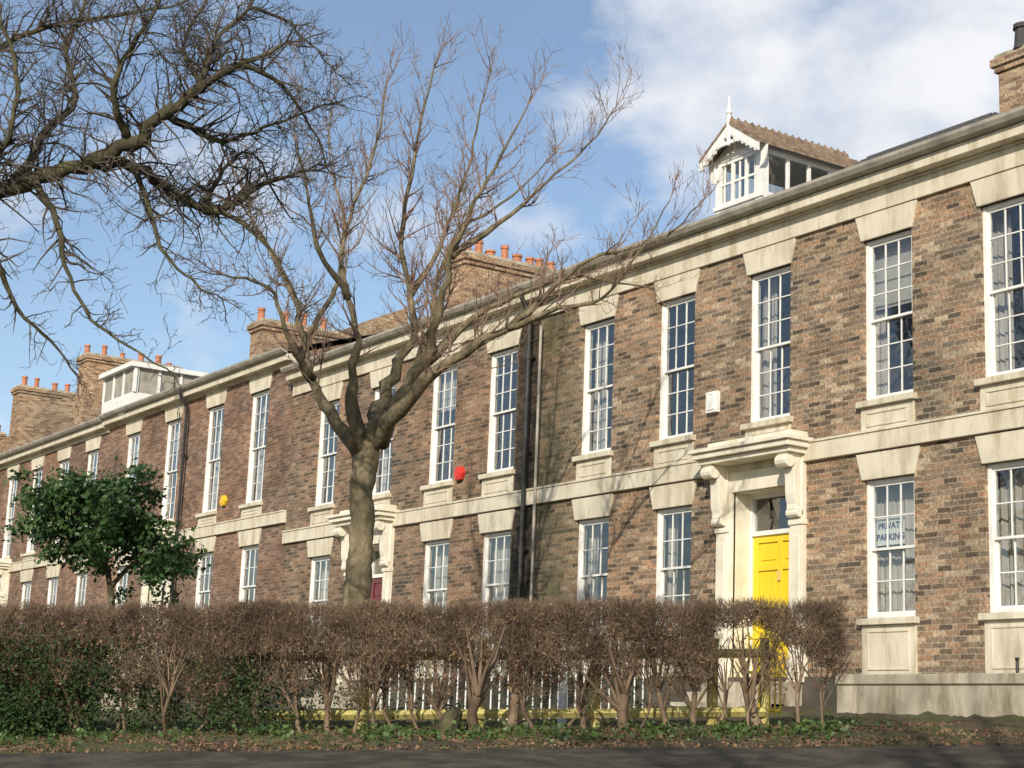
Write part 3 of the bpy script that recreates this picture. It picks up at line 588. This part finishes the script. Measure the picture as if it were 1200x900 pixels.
l2([(20,215,7),(50,160,6,.4),(88,112,5,.6),(76,60,4,.7),(100,5,3,.8),(110,-60,2,.8)],11,.7)
l2([(150,165,6,-.2),(132,110,5,-.6),(152,60,4,-.7),(185,5,3,-.8),(200,-60,2,-.8)],12,.75)
l2([(238,100,5,-.4),(250,50,4,-.2),(290,10,3,0),(320,-40,2,.1)],13,.7)
lim(T2,D2,[(40,206,5),(66,262,4.5,-.3),(80,325,3.5,-.5),(108,375,3,-.6),(150,405,2,-.7),(205,442,1.2,-.7)],10,.5,2,.1)
l2([(-200,300,12),(-120,170,9,.3),(-50,90,7,.5),(10,50,5.5,.6),(70,28,4,.7),(140,18,3,.8),(210,5,2,.8)],9,.75,2,.3)
l2([(240,245,4.5,.6),(285,262,3.5,.4),(322,300,2.5,.2),(348,350,1.5,.1)],10,.55)
lim(T2,D2,[(-60,245,6),(-10,300,4.5,.3),(20,360,3.5,.5),(60,400,2.5,.6),(90,440,1.3,.6)],10,.5,2,.2)
l2([(-40,235,5),(10,160,4.5,-.5),(20,90,4,-.6),(0,20,3,-.7)],12,.7,2,.2)
l2([(158,196,4,.3),(190,290,3,.0),(225,330,2,-.2),(260,350,1.3,-.2)],9,.55)
l2([(285,75,4,-.5),(330,100,3,-.3),(365,150,2.2,0),(385,200,1.3,.1)],13,.6)
l2([(238,100,4,-.4),(215,60,3.2,.4),(230,20,2.5,.6),(260,-30,2,.7)],13,.65)
l2([(240,245,4,.6),(262,200,3,.9),(295,180,2.2,1.1),(340,255,1.3,1.2)],12,.6)
l2([(290,10,3,0),(330,20,2.2,.2),(370,60,1.6,.3),(400,90,1,.3)],12,.6)
T2.done()
T3_SHADOW=Tree('bare_tree',BARKD,TWIGD,thin=.01,curl=.2,up=.25,rs=.8); B0=np.array([3.6,-20.2,-6.6])  # unseen tree behind the camera, added to dapple the facade with its shadow
T3_SHADOW.big.tube([B0,B0+[.1,0,3],B0+[.2,.1,6.5],B0+[.2,.1,8.5]],[.36,.28,.24,.2],12)
for i in range(11):
    an=i*2.4; z0=random.uniform(5.5,9); p=B0+[.2,.1,z0]; R_=random.uniform(3,5); H_=random.uniform(4.5,8.5)
    q=[p,p+[math.cos(an)*R_*.35,math.sin(an)*R_*.35,H_*.3],p+[math.cos(an)*R_*.7,math.sin(an)*R_*.7,H_*.7],p+[math.cos(an)*R_,math.sin(an)*R_,H_]]
    T3_SHADOW.limb(q,[.11,.08,.05,.02],2.2,1.7,1,.2,6)
T3_SHADOW.done()

# ---------------------------------------------------------------- evergreen small tree
ev=empty('evergreen_tree'); DE=24.
tm=MB()
tb_=[at_d(132,745,DE),at_d(131,700,DE),at_d(126,670,DE),at_d(118,640,DE)]; tm.tube(tb_,[.06,.045,.04,.03],8)
tm.tube([at_d(128,690,DE),at_d(150,665,DE),at_d(175,650,DE)],[.04,.03,.02],6); tm.tube([at_d(126,670,DE),at_d(90,640,DE),at_d(70,615,DE)],[.035,.028,.02],6); tm.tube([at_d(122,660,DE),at_d(140,620,DE)],[.035,.02],6)
tm.obj('trunk',BARKD,ev,smooth=True)
P=[]
for (u,v,ru,rv,n) in((85,590,46,30,34),(130,590,44,30,34),(52,618,28,22,16),(105,628,54,24,32),(158,622,26,20,16),(188,640,26,18,16),(185,668,34,26,24),(50,590,28,24,14),(105,572,44,18,18),(95,650,45,10,8)):
    for _ in range(n):
        c=at_d(u+random.gauss(0,ru*.5),v+random.gauss(0,rv*.5),DE+random.gauss(0,.4)); P.append(c+rng.normal(size=(65,3))*[.11,.11,.07])
P=np.concatenate(P); V,Fc=leaves(P,rng.uniform(.025,.06,len(P))); npmesh('foliage',V,Fc,GLF,ev)

# ---------------------------------------------------------------- hedge
hd=empty('hedge'); DH=17.
hs=MB(); nst=34
for i in range(nst):
    a=-5.6+9.0*(i+.5)/nst+random.uniform(-.1,.1); d=DH+random.uniform(-.15,.2); z=float(ground_z(a,d)); b=gp(a,d,z-.05)
    r=random.choice([.014,.018,.022,.03]); 
    if i in(5,20,21,25,31): r=.055
    lean=rng.normal(size=3)*.06; pts=[b,b+[lean[0],lean[1],.12],b+[lean[0]*1.2,lean[1]*2,.24],b+[lean[0]*2,lean[1]*2,.42]]
    hs.tube(pts,[r*1.5,r*1.05,r*.9,r],8,cap=False)
    for _ in range(10):
        q=pts[random.choice([2,3,3])]; dr=unit(np.array([random.gauss(0,.4),random.gauss(0,.4),1.])); L=random.uniform(.45,.75); e=[q,q+dr*L*.5+rng.normal(size=3)*.03,q+dr*L]; hs.tube(e,[r*.55,r*.35,.005],5,cap=False)
hs.obj('stems',HTW,hd,smooth=True,recalc=False)
def hedge_pts(n,lo=.26,a0=-5.75,a1=3.42):
    a=rng.uniform(a0,a1,n); d=DH+rng.uniform(-.38,.30,n)
    top=1.26+.02*np.sin(a*2.1)+.025*np.sin(a*5.3+2)+.018*np.sin(a*13); top=top-np.where(a>2.6,(a-2.6)*.06,0)
    low=lo+.14*np.sin(a*4.3)+.11*np.sin(a*9.7+1); low=low-np.where(a<-3.2,.14,0)
    h=low+(top-low)*rng.uniform(0,1,n)**.85
    b=np.stack([r0[0]*a+HF[0]*d+CAM[0],r0[1]*a+HF[1]*d+CAM[1],ground_z(a,np.full(n,DH))+h],1)
    return a,h,b
def dens_mask(a,b,h,th=.0):
    w=np.sin(b[:,0]*7+2*np.sin(b[:,2]*5))*np.sin(b[:,2]*6+b[:,1]*5+1)+.6*np.sin(b[:,0]*15+b[:,2]*11)+.5*np.sin(a*3.7)
    k=w>th-2.1*(h-.32)
    k&=~((a>2.12)&(a<2.66)&(h<1.02)&(rng.random(len(a))<.93))
    k&=~((a>-2.4)&(h<.62)&(rng.random(len(a))<.35))
    return k
a,h,b=hedge_pts(98000); k=dens_mask(a,b,h,.5); a,h,b=a[k],h[k],b[k]; n=len(b)
Dr=rng.normal(size=(n,3))*[.7,.7,.5]+[0,0,.8]; Ln=np.minimum(rng.uniform(.05,.18,n),np.maximum(1.33-h,.04)); V,Fc=twigs(b,Dr,Ln,rng.uniform(.0016,.0038,n)); npmesh('twigs',V,Fc,HTW,hd)
a,h,b=hedge_pts(24000,.26); k=dens_mask(a,b,h,.4); b=b[k]; V,Fc=leaves(b,rng.uniform(.01,.024,len(b))); npmesh('dead_leaves',V,Fc,HLF,hd)
a,h,b=hedge_pts(450); b[:,2]+=1.22-h; V,Fc=twigs(b,rng.normal(size=(len(b),3))*[.3,.3,.2]+[0,0,1],rng.uniform(.05,.13,len(b)),np.full(len(b),.002)); npmesh('top_whips',V,Fc,HTW,hd)
ug=empty('evergreen_shrub'); P=[]
for _ in range(560):
    a=random.choice([random.uniform(-5.8,-3.9),random.uniform(-5.2,-1.9),random.uniform(-5.8,-4.4)]); d=DH+random.uniform(-.42,.5); hh=random.uniform(.03,1.02 if a<-3.6 else .75); P.append(gp(a,d,float(ground_z(a,d))+hh)+rng.normal(size=(50,3))*.09)
for _ in range(90):
    a=random.uniform(-5.8,-4.35); d=random.gauss(16.45,.1); hh=abs(random.gauss(0,.33)); P.append(gp(a,d,float(ground_z(a,d))+hh)+rng.normal(size=(50,3))*.08)
for _ in range(90):  # extra clumps added behind the hedge to darken the background
    a=random.uniform(-5.8,1.8); d=random.uniform(18.8,19.6); hh=random.uniform(.0,.45); P.append(gp(a,d,float(ground_z(a,d))+hh)+rng.normal(size=(50,3))*.11)
P=np.concatenate(P); V,Fc=leaves(P,rng.uniform(.014,.028,len(P))); npmesh('foliage',V,Fc,HGL,ug)
iv=empty('ivy'); P=[]
for _ in range(240):
    a=random.uniform(-5.8,4.2) if random.random()<.55 else random.choice([-5,-4.4,-1.2,.2,1.8,3,2.4])+random.gauss(0,.3); d=random.choice([random.gauss(16.6,.25),random.gauss(15.8,.3)]); 
    if a>3.4: d=random.gauss(17.2,.4)
    s=random.uniform(.04,.15); c=gp(a,d,float(ground_z(a,d))+.02)
    q=rng.normal(size=(random.randint(6,26),3))*[s,s,.05]; q[:,2]=abs(q[:,2]); P.append(c+q)
P=np.concatenate(P); V,Fc=leaves(P,rng.uniform(.012,.034,len(P)),up=1.5,asp=.7); npmesh('leaves',V,Fc,IVY,iv)
gs=empty('grass'); n=5200; a=np.concatenate([rng.normal(-5.2,.7,n//2),rng.uniform(-5.8,4.5,n-n//2)]); d=rng.uniform(15.0,16.9,n); k=np.sin(a*3.1)+np.sin(a*7.7+d*5)>.1; k|=a<-4.6; a,d=a[k],d[k]; n=len(a)
b=np.stack([r0[0]*a+HF[0]*d+CAM[0],r0[1]*a+HF[1]*d+CAM[1],ground_z(a,d)],1); V,Fc=twigs(b,rng.normal(size=(n,3))*[.5,.5,.2]+[0,0,1],rng.uniform(.03,.09,n),np.full(n,.003)); npmesh('blades',V,Fc,IVY,gs)
lt=empty('leaf_litter'); n=9000; a=rng.uniform(-6,5,n); d=rng.uniform(14.9,18,n); b=np.stack([r0[0]*a+HF[0]*d+CAM[0],r0[1]*a+HF[1]*d+CAM[1],ground_z(a,d)+.02],1)
V,Fc=leaves(b,rng.uniform(.01,.028,n),up=2,asp=.6); npmesh('leaves',V,Fc,HLF,lt)
n=1200; a=rng.uniform(-6,5,n); d=rng.uniform(15,17.5,n); b=np.stack([r0[0]*a+HF[0]*d+CAM[0],r0[1]*a+HF[1]*d+CAM[1],ground_z(a,d)+.025],1); V,Fc=twigs(b,rng.normal(size=(n,3))*[1,1,.12],rng.uniform(.05,.3,n),np.full(n,.004)); npmesh('fallen_twigs',V,Fc,HTW,lt)
m=MB(); z=float(ground_z(-.5,16.6)); p=gp(-.5,16.6)
m.tube([(p[0],p[1],z-.1),(p[0],p[1],z+.06),(p[0]+.03,p[1]+.03,z+.16),(p[0]+.10,p[1]+.05,z+.25)],[.16,.12,.10,.06],9); m.obj('tree_stump',BARKD)

# ---------------------------------------------------------------- light & sky
sv=np.array([.60,-.66,.44]); sv/=np.linalg.norm(sv)
el=math.asin(sv[2]); az=math.atan2(sv[0],sv[1])
sd=bpy.data.lights.new('sun','SUN'); sd.energy=4.8; sd.angle=math.radians(.5); sd.color=(1,.91,.76)
so=bpy.data.objects.new('sun',sd); sc.collection.objects.link(so); so.rotation_euler=Vector(sv).to_track_quat('Z','Y').to_euler(); so.location=(20,-30,30)
w=bpy.data.worlds.new('World'); sc.world=w; w.use_nodes=True; nt=w.node_tree; L=nt.links
bg=nt.nodes['Background']; sky=N(nt,'ShaderNodeTexSky'); sky.sky_type='NISHITA'; sky.sun_disc=False; sky.sun_elevation=el; sky.sun_rotation=az; sky.air_density=1.0; sky.dust_density=.8; sky.ozone_density=1.8
tc=N(nt,'ShaderNodeTexCoord'); 
cc=unit(ray(1010,80))
dp=N(nt,'ShaderNodeVectorMath',operation='DOT_PRODUCT'); dp.inputs[1].default_value=tuple(cc); L.new(tc.outputs['Generated'],dp.inputs[0])
mr=N(nt,'ShaderNodeMapRange'); mr.interpolation_type='SMOOTHSTEP'; mr.inputs[1].default_value=math.cos(math.radians(12)); mr.inputs[2].default_value=math.cos(math.radians(2)); mr.inputs[3].default_value=-.10; mr.inputs[4].default_value=.17; L.new(dp.outputs['Value'],mr.inputs[0])
mp=N(nt,'ShaderNodeMapping'); mp.inputs['Scale'].default_value=(1,1,1.6); mp.inputs['Location'].default_value=(.35,.1,.2); L.new(tc.outputs['Generated'],mp.inputs[0])
no=N(nt,'ShaderNodeTexNoise'); no.inputs['Scale'].default_value=8.; no.inputs['Detail'].default_value=11; no.inputs['Roughness'].default_value=.58; L.new(mp.outputs[0],no.inputs[0])
s=mth(nt,'ADD',no.outputs[0],mr.outputs[0]); cr=ramp(nt,[(.44,(.06,.06,.06)),(.56,(.55,.55,.55)),(.72,(1,1,1))]); L.new(s,cr.inputs[0])
# slight grey shading inside the cloud
n2=N(nt,'ShaderNodeTexNoise'); n2.inputs['Scale'].default_value=11; n2.inputs['Detail'].default_value=8; L.new(mp.outputs[0],n2.inputs[0])
cc2=ramp(nt,[(.38,(.78,.81,.87)),(.6,(.92,.93,.96))]); L.new(n2.outputs[0],cc2.inputs[0])
sc2=N(nt,'ShaderNodeVectorMath',operation='SCALE'); sc2.inputs['Scale'].default_value=7.2; L.new(cc2.outputs[0],sc2.inputs[0])
mx=N(nt,'ShaderNodeMix',data_type='RGBA'); L.new(cr.outputs[0],mx.inputs[0]); L.new(sky.outputs[0],mx.inputs[6]); L.new(sc2.outputs[0],mx.inputs[7])
L.new(mx.outputs[2],bg.inputs[0]); bg.inputs[1].default_value=.14
